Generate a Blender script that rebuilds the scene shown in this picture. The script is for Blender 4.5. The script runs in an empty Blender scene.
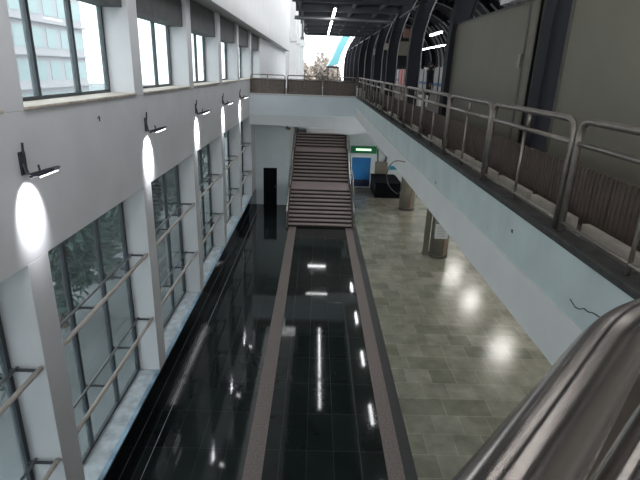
import bpy, bmesh, math, random
from mathutils import Vector, Matrix
random.seed(7)
S = bpy.context.scene
COL = S.collection

# ------------------------------------------------------------------ camera
F = 483.0
ROLL, PITCH, YAW = math.radians(2.0), math.radians(19.372), math.radians(0.8876)
H = 7.3
cd = bpy.data.cameras.new('camera'); cam = bpy.data.objects.new('camera', cd); COL.objects.link(cam)
cd.sensor_width = 36; cd.lens = F / 640 * 36; cd.clip_start = 0.02; cd.clip_end = 600
fwd = Vector((math.sin(YAW)*math.cos(PITCH), math.cos(YAW)*math.cos(PITCH), -math.sin(PITCH)))
right = Vector((math.cos(YAW), -math.sin(YAW), 0)); up = right.cross(fwd)
c, s = math.cos(ROLL), math.sin(ROLL)
r2 = right*c + up*s
u2 = up*c - right*s
cam.matrix_world = Matrix(((r2.x, u2.x, -fwd.x, 0), (r2.y, u2.y, -fwd.y, 0), (r2.z, u2.z, -fwd.z, H), (0, 0, 0, 1)))
S.camera = cam

# ------------------------------------------------------------------ world, exposure, daylight
S.view_settings.view_transform = 'Standard'; S.view_settings.look = 'None'
S.view_settings.exposure = 0.32; S.view_settings.gamma = 1; S.view_settings.use_curve_mapping = False
W = bpy.data.worlds.new('overcast_sky'); S.world = W; W.use_nodes = True
wn = W.node_tree; wn.nodes.clear()
wo = wn.nodes.new('ShaderNodeOutputWorld'); bg = wn.nodes.new('ShaderNodeBackground')
bg.inputs[0].default_value = (0.95, 0.975, 1.0, 1); bg.inputs[1].default_value = 3.0
wn.links.new(bg.outputs[0], wo.inputs[0])

# ------------------------------------------------------------------ materials
def mat(name, col, rough=0.6, metal=0.0, var=0.0, scale=4.0, spec=0.5, emit=None, estr=0, bump=0.0, stretch=(1, 1, 1)):
    m = bpy.data.materials.new(name); m.use_nodes = True; nt = m.node_tree
    b = nt.nodes['Principled BSDF']
    b.inputs['Roughness'].default_value = rough; b.inputs['Metallic'].default_value = metal
    b.inputs['Specular IOR Level'].default_value = spec
    b.inputs['Base Color'].default_value = (*col, 1)
    if emit:
        b.inputs['Emission Color'].default_value = (*emit, 1); b.inputs['Emission Strength'].default_value = estr
    if var or bump:
        tc = nt.nodes.new('ShaderNodeTexCoord'); mp = nt.nodes.new('ShaderNodeMapping'); mp.inputs['Scale'].default_value = stretch
        nz = nt.nodes.new('ShaderNodeTexNoise'); nz.inputs['Scale'].default_value = scale; nz.inputs['Detail'].default_value = 6
        nt.links.new(tc.outputs['Object'], mp.inputs[0]); nt.links.new(mp.outputs[0], nz.inputs[0])
        if var:
            rp = nt.nodes.new('ShaderNodeValToRGB')
            rp.color_ramp.elements[0].position = 0.3; rp.color_ramp.elements[1].position = 0.72
            rp.color_ramp.elements[0].color = (*[x*(1-var) for x in col], 1); rp.color_ramp.elements[1].color = (*[min(1, x*(1+var)) for x in col], 1)
            nt.links.new(nz.outputs[0], rp.inputs[0]); nt.links.new(rp.outputs[0], b.inputs['Base Color'])
        if bump:
            bp = nt.nodes.new('ShaderNodeBump'); bp.inputs['Strength'].default_value = bump; bp.inputs['Distance'].default_value = 0.02
            nt.links.new(nz.outputs[0], bp.inputs['Height']); nt.links.new(bp.outputs[0], b.inputs['Normal'])
    return m

def tile_mat(name, c1, c2, mortar, w, h, msize, rough, offset=0.0, rvar=0.05, spec=0.5, noisy=0.0, rot=0.0):
    m = bpy.data.materials.new(name); m.use_nodes = True; nt = m.node_tree
    b = nt.nodes['Principled BSDF']; b.inputs['Specular IOR Level'].default_value = spec
    tc = nt.nodes.new('ShaderNodeTexCoord'); br = nt.nodes.new('ShaderNodeTexBrick')
    mp = nt.nodes.new('ShaderNodeMapping'); mp.inputs['Rotation'].default_value = (0, 0, rot)
    nt.links.new(tc.outputs['Object'], mp.inputs[0]); nt.links.new(mp.outputs[0], br.inputs['Vector'])
    br.offset = offset; br.squash = 1.7 if offset else 1; br.squash_frequency = 3; br.offset_frequency = 2
    br.inputs['Color1'].default_value = (*c1, 1); br.inputs['Color2'].default_value = (*c2, 1); br.inputs['Mortar'].default_value = (*mortar, 1)
    br.inputs['Scale'].default_value = 1; br.inputs['Mortar Size'].default_value = msize; br.inputs['Mortar Smooth'].default_value = 0.3
    br.inputs['Brick Width'].default_value = w; br.inputs['Row Height'].default_value = h; br.inputs['Bias'].default_value = 0
    nz = nt.nodes.new('ShaderNodeTexNoise'); nz.inputs['Scale'].default_value = 1.6; nz.inputs['Detail'].default_value = 8; nz.inputs['Roughness'].default_value = 0.65
    nt.links.new(tc.outputs['Object'], nz.inputs[0])
    mx = nt.nodes.new('ShaderNodeMix'); mx.data_type = 'RGBA'; mx.blend_type = 'MULTIPLY'; mx.inputs[0].default_value = noisy
    rp = nt.nodes.new('ShaderNodeValToRGB'); rp.color_ramp.elements[0].position = 0.35; rp.color_ramp.elements[1].position = 0.65
    rp.color_ramp.elements[0].color = (0.55, 0.55, 0.55, 1); rp.color_ramp.elements[1].color = (1.3, 1.3, 1.3, 1)
    nt.links.new(nz.outputs[0], rp.inputs[0]); nt.links.new(br.outputs[0], mx.inputs[6]); nt.links.new(rp.outputs[0], mx.inputs[7])
    nt.links.new(mx.outputs[2], b.inputs['Base Color'])
    mr = nt.nodes.new('ShaderNodeMapRange'); mr.inputs[3].default_value = max(0.0, rough - rvar); mr.inputs[4].default_value = rough + rvar
    nt.links.new(nz.outputs[0], mr.inputs[0]); nt.links.new(mr.outputs[0], b.inputs['Roughness'])
    return m

def glass_mat(name, tint, haze, gloss=0.12):
    m = bpy.data.materials.new(name); m.use_nodes = True; nt = m.node_tree; nt.nodes.clear()
    o = nt.nodes.new('ShaderNodeOutputMaterial'); t = nt.nodes.new('ShaderNodeBsdfTransparent'); t.inputs[0].default_value = (*tint, 1)
    g = nt.nodes.new('ShaderNodeBsdfGlossy'); g.inputs['Roughness'].default_value = 0.03
    tr = nt.nodes.new('ShaderNodeBsdfTranslucent'); tr.inputs[0].default_value = (0.8, 0.86, 0.88, 1)
    df = nt.nodes.new('ShaderNodeBsdfDiffuse'); df.inputs[0].default_value = (0.6, 0.65, 0.66, 1)
    a = nt.nodes.new('ShaderNodeMixShader'); a.inputs[0].default_value = 0.3; nt.links.new(tr.outputs[0], a.inputs[1]); nt.links.new(df.outputs[0], a.inputs[2])
    h = nt.nodes.new('ShaderNodeMixShader'); nt.links.new(t.outputs[0], h.inputs[1]); nt.links.new(a.outputs[0], h.inputs[2])
    nz = nt.nodes.new('ShaderNodeTexNoise'); nz.inputs['Scale'].default_value = 1.4; nz.inputs['Detail'].default_value = 5
    tc = nt.nodes.new('ShaderNodeTexCoord'); nt.links.new(tc.outputs['Object'], nz.inputs[0])
    mr = nt.nodes.new('ShaderNodeMapRange'); mr.inputs[1].default_value = 0.3; mr.inputs[2].default_value = 0.7
    mr.inputs[3].default_value = haze*0.7; mr.inputs[4].default_value = haze*1.3
    nt.links.new(nz.outputs[0], mr.inputs[0]); nt.links.new(mr.outputs[0], h.inputs[0])
    lw = nt.nodes.new('ShaderNodeMapRange'); lwf = nt.nodes.new('ShaderNodeLayerWeight'); lwf.inputs[0].default_value = 0.5; nt.links.new(lwf.outputs['Facing'], lw.inputs[0]); lw.inputs[1].default_value = 0.6; lw.inputs[2].default_value = 1.0; lw.inputs[3].default_value = 0.03; lw.inputs[4].default_value = 0.45
    f = nt.nodes.new('ShaderNodeMixShader'); nt.links.new(lw.outputs[0], f.inputs[0])
    nt.links.new(h.outputs[0], f.inputs[1]); nt.links.new(g.outputs[0], f.inputs[2]); nt.links.new(f.outputs[0], o.inputs[0])
    return m

M = {}
M['wall'] = mat('grey_white_wall_paint', (0.56, 0.565, 0.585), 0.55, var=0.06, scale=1.2)
M['jamb'] = M['wall']
M['white'] = mat('white_wall_paint', (0.66, 0.69, 0.70), 0.6, var=0.05, scale=1.0)
M['facadewall'] = mat('pale_grey_facade_paint', (0.42, 0.42, 0.42), 0.6, var=0.05, scale=1.0)
M['paleblue'] = mat('brightened_pale_blue_paint', (0.72, 0.80, 0.84), 0.6, var=0.04, scale=1.0)  # pale blue, lightened in place of more light on bridge and back wall
M['teal'] = mat('pale_teal_paint', (0.46, 0.52, 0.515), 0.55, var=0.1, scale=2.5)
M['beamwhite'] = mat('grey_white_beam_paint', (0.62, 0.61, 0.595), 0.55, var=0.05, scale=1.5)
M['curb'] = mat('dark_stained_concrete', (0.035, 0.035, 0.033), 0.8, var=0.4, scale=9)
M['blackstone'] = mat('black_granite', (0.006, 0.007, 0.008), 0.06, var=0.3, scale=12)
M['blackfloor'] = tile_mat('black_granite_tiles', (0.012, 0.017, 0.018), (0.020, 0.027, 0.027), (0.07, 0.078, 0.08), 0.54, 1.12, 0.005, 0.055, rvar=0.02, noisy=0.4, spec=0.42)
M['slate'] = tile_mat('grey_slate_tiles', (0.225, 0.22, 0.17), (0.34, 0.33, 0.27), (0.37, 0.36, 0.30), 0.62, 0.60, 0.012, 0.2, offset=0.5, rvar=0.05, noisy=0.55)
M['strip'] = mat('rough_pink_grey_granite', (0.215, 0.175, 0.165), 0.5, var=0.25, scale=22)
M['darkstrip'] = mat('dark_grey_granite', (0.045, 0.045, 0.048), 0.35, var=0.2, scale=14)
M['sill'] = mat('weathered_pale_marble', (0.40, 0.43, 0.46), 0.4, var=0.3, scale=5)
M['sillblue'] = mat('blue_streaked_marble_edge', (0.20, 0.30, 0.40), 0.4, var=0.5, scale=3)
M['tan'] = mat('tan_stone_ledge', (0.42, 0.37, 0.32), 0.6, var=0.25, scale=8)
M['frame'] = mat('dark_slate_window_frame', (0.035, 0.045, 0.055), 0.4)
M['blind'] = mat('dark_grey_blind_box', (0.075, 0.08, 0.08), 0.7, var=0.2, scale=3)
M['glass'] = glass_mat('dusty_window_glass', (0.86, 0.92, 0.92), 0.055)
M['beige'] = mat('beige_painted_tube', (0.42, 0.38, 0.345), 0.45, var=0.1, scale=10)
M['tube'] = mat('grey_steel_tube', (0.24, 0.25, 0.26), 0.35, metal=0.6)
M['bracket'] = mat('dark_bracket', (0.05, 0.052, 0.06), 0.5)
M['lampdark'] = mat('dark_lamp_metal', (0.02, 0.02, 0.03), 0.4)
M['lampglow'] = mat('lamp_lens', (1, 1, 1), 0.4, emit=(1, 1, 1), estr=9)
M['tubeglow'] = mat('fluorescent_tube', (1, 1, 1), 0.4, emit=(0.97, 0.98, 1), estr=16)
M['dimglow'] = mat('added_tube_glow', (1, 1, 1), 0.4, emit=(1, 0.99, 0.97), estr=10)  # glow of the added tubes over the near gallery
M['warmglow'] = mat('panel_lamp', (1, 1, 1), 0.4, emit=(1, 0.98, 0.92), estr=8)
M['barrier'] = mat('aged_barrier_steel', (0.25, 0.22, 0.195), 0.36, metal=0.75, var=0.2, scale=12)
M['fence'] = mat('dark_brown_louvre', (0.078, 0.054, 0.042), 0.6, var=0.3, scale=10)
M['fencelight'] = mat('brown_louvre_weathered', (0.19, 0.155, 0.13), 0.6, var=0.25, scale=10)
M['plank'] = mat('cream_board', (0.36, 0.32, 0.27), 0.7, var=0.2, scale=6)
M['hoard'] = mat('olive_grey_hoarding_sheet', (0.185, 0.172, 0.135), 0.6, var=0.05, scale=1.5)
M['hoardframe'] = mat('dull_brown_frame', (0.10, 0.095, 0.08), 0.55, var=0.1)
M['navy'] = mat('navy_painted_steel', (0.004, 0.005, 0.012), 0.7, var=0.15, scale=6)
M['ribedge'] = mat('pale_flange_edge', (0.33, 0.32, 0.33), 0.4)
M['roof'] = mat('dark_roof_sheet', (0.02, 0.022, 0.028), 0.6, var=0.2, scale=2)
M['roofbeam'] = mat('grey_roof_steel', (0.075, 0.08, 0.095), 0.5)
M['deck'] = mat('walkway_concrete', (0.13, 0.12, 0.11), 0.7, var=0.2, scale=3)
M['darkdeck'] = mat('dark_brown_landing', (0.05, 0.038, 0.03), 0.6, var=0.2, scale=6)
M['riser'] = mat('dark_maroon_granite_riser', (0.022, 0.013, 0.013), 0.45, var=0.2, scale=14)
M['tread'] = mat('pinkish_granite_tread', (0.42, 0.345, 0.34), 0.5, var=0.12, scale=14)
M['stringer'] = mat('brown_stair_side', (0.075, 0.055, 0.052), 0.5)
M['steel'] = mat('stainless_steel', (0.55, 0.54, 0.52), 0.22, metal=1.0, bump=0.03, scale=30, stretch=(1, 1, 0.1))
M['railsteel'] = mat('brushed_stainless_rail', (0.42, 0.385, 0.365), 0.2, metal=0.95, var=0.02, scale=60)
_b = M['railsteel'].node_tree.nodes['Principled BSDF']; _t = M['railsteel'].node_tree.nodes.new('ShaderNodeTangent')
_t.direction_type = 'UV_MAP'; _t.uv_map = 'along'; _b.inputs['Anisotropic'].default_value = 0.9; _b.inputs['Anisotropic Rotation'].default_value = 0.25
M['railsteel'].node_tree.links.new(_t.outputs[0], _b.inputs['Tangent'])
M['column'] = mat('brushed_steel_cladding', (0.52, 0.50, 0.46), 0.3, metal=0.75, var=0.12, scale=3, stretch=(6, 6, 0.6))
M['pink'] = mat('pinkish_steel_reflection', (0.42, 0.28, 0.23), 0.4, metal=0.4)  # colour of a reflection on the column steel
M['paper'] = mat('white_paper', (0.72, 0.74, 0.75), 0.7)
M['ink'] = mat('grey_print', (0.3, 0.3, 0.33), 0.7)
M['blue'] = mat('blue_painted_door', (0.01, 0.14, 0.36), 0.45)
M['bluedark'] = mat('dark_blue_kickplate', (0.01, 0.02, 0.06), 0.5)
M['green'] = mat('green_sign_sheet', (0.02, 0.22, 0.09), 0.4)
M['greenglow'] = mat('lit_green_sign_lamp', (0.6, 0.9, 0.6), 0.4, emit=(0.62, 0.95, 0.62), estr=1.1)
M['cyan'] = mat('cyan_translucent_roof_sheet', (0.22, 0.60, 0.66), 0.4)
M['void'] = mat('dark_doorway_leaf', (0.006, 0.007, 0.01), 0.9, spec=0.15)
M['bark'] = mat('brown_bark', (0.10, 0.07, 0.05), 0.8, var=0.3)
M['leaf'] = mat('dusty_green_leaves', (0.035, 0.085, 0.07), 0.7, var=0.5, scale=3)
M['leafbrown'] = mat('hazy_brown_leaves', (0.34, 0.30, 0.26), 0.9, var=0.12, scale=0.6)  # distance haze put into the leaf and trunk colour
M['road'] = mat('pale_pavement', (0.17, 0.185, 0.195), 0.8, var=0.15, scale=0.7)
M['facade'] = mat('pale_facade', (0.42, 0.38, 0.40), 0.7, var=0.1, scale=0.8)
M['facadeglass'] = mat('pale_green_facade_glass', (0.30, 0.37, 0.38), 0.3)
M['partition'] = mat('white_partition', (0.45, 0.44, 0.44), 0.6)
M['red'] = mat('pinkish_red_board', (0.5, 0.13, 0.12), 0.6)
M['cloth'] = mat('dark_clothes', (0.012, 0.012, 0.018), 0.8)
M['skin'] = mat('brown_skin', (0.22, 0.12, 0.08), 0.6)
M['hair'] = mat('black_hair', (0.01, 0.01, 0.01), 0.6)
M['whitebox'] = mat('white_board', (0.75, 0.74, 0.72), 0.6)
M['innerrib'] = mat('pale_inner_rib', (0.42, 0.42, 0.43), 0.5)
M['orange'] = mat('rust_brown_cover', (0.20, 0.10, 0.07), 0.6)

# ------------------------------------------------------------------ mesh helpers
class MB:
    def __init__(self): self.v = []; self.f = []; self.m = []
    def box(self, x0, x1, y0, y1, z0, z1, mi=0):
        n = len(self.v)
        self.v += [(x0,y0,z0),(x1,y0,z0),(x1,y1,z0),(x0,y1,z0),(x0,y0,z1),(x1,y0,z1),(x1,y1,z1),(x0,y1,z1)]
        for q in ((0,3,2,1),(4,5,6,7),(0,1,5,4),(1,2,6,5),(2,3,7,6),(3,0,4,7)):
            self.f.append(tuple(n+i for i in q)); self.m.append(mi)
        return self
    def prism(self, prof, a0, a1, axis='y', mi=0):
        # prof: 2D polygon; axis y: (x,z) ; axis x: (y,z) ; axis z: (x,y)
        n = len(self.v); k = len(prof)
        for a in (a0, a1):
            for p, q in prof:
                self.v.append((p, a, q) if axis == 'y' else (a, p, q) if axis == 'x' else (p, q, a))
        self.f.append(tuple(n+i for i in range(k))); self.m.append(mi)
        self.f.append(tuple(n+k+i for i in reversed(range(k)))); self.m.append(mi)
        for i in range(k):
            j = (i+1) % k; self.f.append((n+i, n+k+i, n+k+j, n+j)); self.m.append(mi)
        return self
    def tube(self, pts, r, seg=10, mi=0, cap=True):
        pts = [Vector(p) for p in pts]; n = len(self.v)
        rs = r if isinstance(r, (list, tuple)) else [r]*len(pts)
        ref = None
        for i, p in enumerate(pts):
            t = ((pts[min(i+1, len(pts)-1)] - pts[max(i-1, 0)])).normalized()
            if ref is None: ref = Vector((0, 0, 1)) if abs(t.z) < 0.9 else Vector((1, 0, 0))
            a = (ref - t*ref.dot(t)).normalized(); b = t.cross(a); ref = a
            for k in range(seg):
                an = 2*math.pi*k/seg; self.v.append(tuple(p + (a*math.cos(an) + b*math.sin(an))*rs[i]))
        for i in range(len(pts)-1):
            for k in range(seg):
                j = (k+1) % seg
                self.f.append((n+i*seg+k, n+i*seg+j, n+(i+1)*seg+j, n+(i+1)*seg+k)); self.m.append(mi)
        if cap:
            self.f.append(tuple(n+k for k in reversed(range(seg)))); self.m.append(mi)
            e = n+(len(pts)-1)*seg; self.f.append(tuple(e+k for k in range(seg))); self.m.append(mi)
        return self
    def build(self, name, mats, parent=None, off=(0, 0, 0), bevel=0, smooth=False):
        me = bpy.data.meshes.new(name)
        me.from_pydata([(x-off[0], y-off[1], z-off[2]) for x, y, z in self.v], [], self.f)
        bm = bmesh.new(); bm.from_mesh(me); bmesh.ops.recalc_face_normals(bm, faces=bm.faces); bm.to_mesh(me); bm.free()
        if not isinstance(mats, (list, tuple)): mats = [mats]
        for m in mats: me.materials.append(m)
        for p, i in zip(me.polygons, self.m): p.material_index = i
        if smooth:
            for p in me.polygons: p.use_smooth = len(p.vertices) == 4
        o = bpy.data.objects.new(name, me); COL.objects.link(o)
        if parent: o.parent = parent
        if bevel:
            b = o.modifiers.new('bevel', 'BEVEL'); b.width = bevel; b.segments = 2; b.limit_method = 'ANGLE'
        return o

def arcpts(pts, r, n=5):
    """polyline with rounded corners"""
    P = [Vector(p) for p in pts]; out = [P[0]]
    for i in range(1, len(P)-1):
        a = (P[i-1]-P[i]).normalized(); b = (P[i+1]-P[i]).normalized()
        s0, e0 = P[i]+a*r, P[i]+b*r
        for k in range(n+1):
            t = k/n; out.append((1-t)**2*s0 + 2*t*(1-t)*P[i] + t*t*e0)
    out.append(P[-1]); return out

def smooth_path(P, n_=6):
    P = [Vector(p) for p in P]; out = []
    for i in range(len(P)-1):
        p0, p1, p2, p3 = P[max(i-1, 0)], P[i], P[i+1], P[min(i+2, len(P)-1)]
        for k in range(n_):
            u_ = k/n_; out.append(0.5*((2*p1)+(p2-p0)*u_+(2*p0-5*p1+4*p2-p3)*u_*u_+(3*p1-p0-3*p2+p3)*u_**3))
    out.append(P[-1]); return out

def along_uv(o, seg):
    me = o.data; uv = me.uv_layers.new(name='along')
    for p in me.polygons:
        for li in p.loop_indices:
            vi = me.loops[li].vertex_index; k = vi % seg
            ks = [me.loops[l].vertex_index % seg for l in p.loop_indices]
            if k == 0 and max(ks) == seg-1: k = seg
            uv.data[li].uv = (k/seg, (vi//seg)*0.1)
    return o

def thing(name, label, cat, loc=(0, 0, 0), group=None):
    o = bpy.data.objects.new(name, None); COL.objects.link(o); o.location = loc
    o['label'] = label; o['category'] = cat
    if group: o['group'] = group
    return o
def tag(o, label, cat, group=None, kind=None):
    o['label'] = label; o['category'] = cat
    if group: o['group'] = group
    if kind: o['kind'] = kind
    return o
def place(o, off):   # mesh built with off=...: put its origin back
    o.location = off; return o
def struct(o, label=None):
    o['kind'] = 'structure'
    if label: o['label'] = label
    return o
def copy_tree(o, parent=None):
    q = o.copy(); COL.objects.link(q)
    if parent is not None: q.parent = parent
    for ch in [x for x in list(bpy.data.objects) if x.parent == o]: copy_tree(ch, q)
    return q

# ================================================================== STRUCTURE
XL = -3.3; XG = -3.75; YB = 26.6; BAYY = [1.2, 5.2, 9.15, 13.1, 17.1, 21.05, 25.0]; PW = 0.45
GF = 6.08      # upper walkway level
# ground floor
struct(MB().box(-3.3, -1.2, -6, 26.8, -0.12, 0).build('floor', M['blackfloor']))
struct(MB().box(-0.84, 1.57, -6, 24.0, -0.12, 0).build('floor', M['blackfloor']))
struct(MB().box(2.14, 14, -6, 31.7, -0.12, 0).build('floor', M['slate']))
struct(MB().box(-1.2, -0.84, -6, 24.0, -0.12, 0.002).build('trim_1', M['strip']))
struct(MB().box(1.57, 1.90, -6, 24.0, -0.12, 0.002).build('trim_2', M['strip']))
struct(MB().box(1.90, 2.14, -6, 31.7, -0.12, 0.001).build('trim_3', M['darkstrip']))
struct(MB().box(-3.083, -3.071, -6, 26.6, -0.02, 0.003).build('trim_4', M['sill']))

# left wall
w = MB()
TOP = 8.95
w.box(-3.82, XL, -6, 29.6, 5.05, 6.76)                         # band between the window rows
w.box(-3.82, XL-0.02, -6, 26.6, -0.12, 0.86)
for y in BAYY: w.box(-3.82, XL, y, y+PW if y < 24 else 26.6, 0.86, 5.05)
for y in BAYY: w.box(-3.82, XL, y, y+PW, 6.76, TOP)
w.box(-3.82, XL, -6, -2.35, 0.86, 5.05); w.box(-3.82, XL, -6, -2.35, 6.76, TOP)
w.box(-3.82, XL, 29.2, 52, 5.05, TOP)
for a, b in zip([-2.8] + BAYY, BAYY + [29.2]): w.box(-3.82, XG+0.02, a+PW, b, 8.75, TOP)
struct(w.build('wall_left', M['wall'], bevel=0.006))
struct(MB().box(-3.82, -2.9, -6, 51.5, TOP, 17.5).build('wall_left', M['facadewall'], bevel=0.01))   # projecting upper facade
struct(MB().box(-3.298, -3.275, -6, 26.6, 0, 0.90).build('baseboard_left', M['blackstone']))
# window sills
for i, (a, b) in enumerate(zip([-2.8] + BAYY[:-1], BAYY)):
    s_ = MB().box(XG-0.02, XL-0.07, a+PW, b, 0.86, 0.93, 0); s_.box(XL-0.07, XL+0.012, a+PW, b, 0.84, 0.93, 1)
    struct(s_.build('trim_5', [M['sill'], M['sillblue']]))
for i, (a, b) in enumerate(zip([-2.8] + BAYY, BAYY + [29.2])):
    struct(MB().box(XG-0.02, XL+0.03, a+PW-0.02, b+0.02, 6.76, 6.80).build('trim_6', M['tan'], bevel=0.008))
# windows
def window(n, a, b, z0, z1, head):
    fr = MB(); t = 0.035; x0, x1 = XG-0.06, XG+0.015
    ys = [a+t] + [a + (b-a)*k/3 for k in (1, 2)] + [b-t]
    for y in ys: fr.box(x0, x1, y-t, y+t, z0, z1)
    fr.box(x0+0.004, x1-0.004, a, b, z0, z0+0.05); fr.box(x0+0.004, x1-0.004, a, b, z1-0.06, z1)
    f = struct(fr.build('window_%d' % n, M['frame']))
    for k in range(3):
        y0, y1 = ys[k]+t, ys[k+1]-t
        MB().box(XG-0.028, XG-0.020, y0, y1, z0+0.05, z1-0.06).build('pane', M['glass'], f)
    if head:
        MB().box(XG-0.05, XG+0.36, a+0.004, b-0.004, z1-0.15, z1+0.58).build('blind_box', M['blind'], f)
    return f
n = 0
for a, b in zip([-2.8] + BAYY[:-1], BAYY):
    n += 1; window(n, a+PW, b, 0.93, 5.05, False)
for a, b in zip([-2.8] + BAYY, BAYY + [29.2]):
    n += 1; window(n, a+PW, b, 6.80, 8.35, True)

# far ground-floor wall with dark door, stair side wall, right back wall
MBw = MB()
MBw.box(-3.3, -2.87, YB, YB+0.2, 0, 5.15); MBw.box(-2.11, -1.45, YB, YB+0.2, 0, 5.15); MBw.box(-2.87, -2.11, YB, YB+0.2, 2.1, 5.15)
struct(MBw.build('wall_back', M['paleblue']))
d1 = struct(MB().box(-2.87, -2.11, YB+0.10, YB+0.14, 0, 2.1).build('door_1', M['void']))
MB().tube([(-2.2, YB+0.07, 0.95), (-2.2, YB+0.07, 1.1)], 0.012).build('handle', M['tube'], d1)
struct(MB().box(-1.6, -1.45, YB+0.2, 34, 0, 5.15).build('wall_stair', M['white']))
struct(MB().box(-1.45, 2.2, 34, 34.2, 0, 5.15).build('wall_back', M['paleblue']))
wb = MB(); wb.box(2.05, 2.42, 31.7, 31.9, 0, 5.15); wb.box(2.42, 3.66, 31.7, 31.9, 1.98, 5.15); wb.box(3.66, 14, 31.7, 31.9, 0, 5.15)
struct(wb.build('wall_back', M['paleblue']))
struct(MB().box(2.05, 2.2, 31.9, 34, 0, 5.15).build('wall_stair', M['white']))
d2 = struct(MB().box(2.42, 3.66, 31.76, 31.82, 0, 1.98).build('door_2', M['blue']))
MB().box(2.42, 3.66, 31.74, 31.76, 0, 0.5).build('kick_plate', M['bluedark'], d2)
MB().tube([(3.5, 31.72, 1.0), (3.5, 31.72, 1.25)], 0.015).build('handle', M['tube'], d2)
struct(MB().box(14, 14.2, -6, 31.9, 0, 5.15).build('wall_right', M['white']))
struct(MB().box(-3.82, 14.2, -6.2, -6, 0, 5.9).build('wall_front', M['white']))

# right gallery: slab, beam face (teal band above grey-white band), kerb
YF = 24.4
b = MB(); b.box(1.92, 2.25, -6, YF+0.02, 5.62, GF, 0); b.box(1.90, 2.27, -6, YF+0.02, 5.18, 5.62, 1)
struct(b.build('wall_gallery', [M['teal'], M['beamwhite']]))
struct(MB().box(2.25, 14, -6, 62, 5.62, GF).build('floor', M['deck']))
struct(MB().box(2.27, 14, -6, 31.7, 5.3, 5.62).build('ceiling', M['beamwhite']))
struct(MB().box(1.905, 2.08, -6, YF+0.0, GF, 6.14).build('trim_7', M['curb'], bevel=0.01))
# far bridge
b = MB()
b.box(-3.3, 1.92, YF, YF+0.25, 5.15, GF, 0)
prof = [(-3.3, 4.66), (-1.7, 4.66), (-0.6, 4.58), (0.2, 4.47), (1.0, 4.36), (1.6, 4.3), (2.3, 4.4), (2.9, 4.75), (3.3, 5.15), (-3.3, 5.15)]
b.prism(prof, YF-0.02, YF+0.25, 'y', 1)
struct(b.build('wall_bridge', [M['paleblue'], M['white']]))
struct(MB().box(-3.3, 2.25, YF+0.25, 34.2, 5.62, GF).build('floor', M['deck']))
struct(MB().box(-3.3, 2.27, YF+0.25, 34.2, 5.15, 5.3).build('ceiling', M['beamwhite']))
struct(MB().box(-3.3, 1.87, YF-0.03, YF+0.16, GF, 6.15).build('trim_7', M['beamwhite'], bevel=0.01))
# near landing the camera stands on
struct(MB().box(-3.3, 1.9, -6, 0.0, 5.7, GF).build('floor', M['deck']))
struct(MB().box(1.9, 2.25, -6, 0.0, GF, 6.1).build('trim_8', M['deck']))

# roof over the gallery
r = MB(); r.box(-1.05, 3.6, -6, 36.5, 10.0, 10.1); r.prism([(-1.15, 10.0), (3.6, 10.0), (2.3, 10.35), (-1.15, 10.1)], 36.5, 41.5, 'y')
struct(r.build('ceiling', M['roof']))
for k in range(9):
    y = 14 + k*3.1
    struct(MB().box(-1.05, 3.4, y, y+0.16, 9.72, 10.0).build('trim_9', M['roofbeam']))
for k, x in enumerate((-0.9, 1.4, 2.6)):
    struct(MB().box(x, x+0.1, 12, 41, 9.82, 10.0).build('trim_10', M['roofbeam']))
struct(MB().tube([(-1.1, 23.3, 9.45), (3.2, 23.8, 9.45)], 0.08).build('trim_11', M['tube']))
struct(MB().tube([(-0.85, 27, 9.9), (-0.85, 27, 8.9)], 0.05).box(-0.95, -0.75, 26.95, 27.05, 8.75, 8.9).build('trim_12', M['tube']))

struct(MB().box(-3.9, -0.6, -6, 42, 17.5, 17.65).box(-0.75, -0.6, -6, 42, 17.3, 17.5).build('ceiling', M['beamwhite']))  # added high roof, keeps the sky gap out of the floor reflection
struct(MB().box(-6.6, -3.82, -6, 30, 5.25, 5.4).build('ceiling', M['beamwhite']))  # added canopy outside, out of view, shades the lower windows
# outdoor ground
struct(MB().box(-140, -3.82, -40, 200, -0.6, -0.4).build('floor', M['road']))
struct(MB().box(-3.82, 140, 34.3, 200, -0.6, -0.4).build('floor', M['road']))

# white columns of the neighbouring building at the far left
for (x0, x1, y0) in ((-3.6, -3.0, 53.0), (-3.3, -2.55, 57.5), (-3.2, -2.35, 63), (-3.0, -1.95, 69)):
    o = MB().box(x0, x1, y0, y0+0.9, -0.4, 15).box(x0-0.12, x1+0.15, y0-0.1, y0+1.0, 10.2, 10.9).build('facade_column', M['facadewall'], off=(0, 0, 0))
    tag(o, {53.0: 'white square column standing just past the end of the left facade', 57.5: 'second white column beyond the left facade, right of the first', 63: 'third white column beyond the left facade', 69: 'rightmost white column beside the bright opening'}[y0], 'column', 'white columns beyond the facade')

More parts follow.
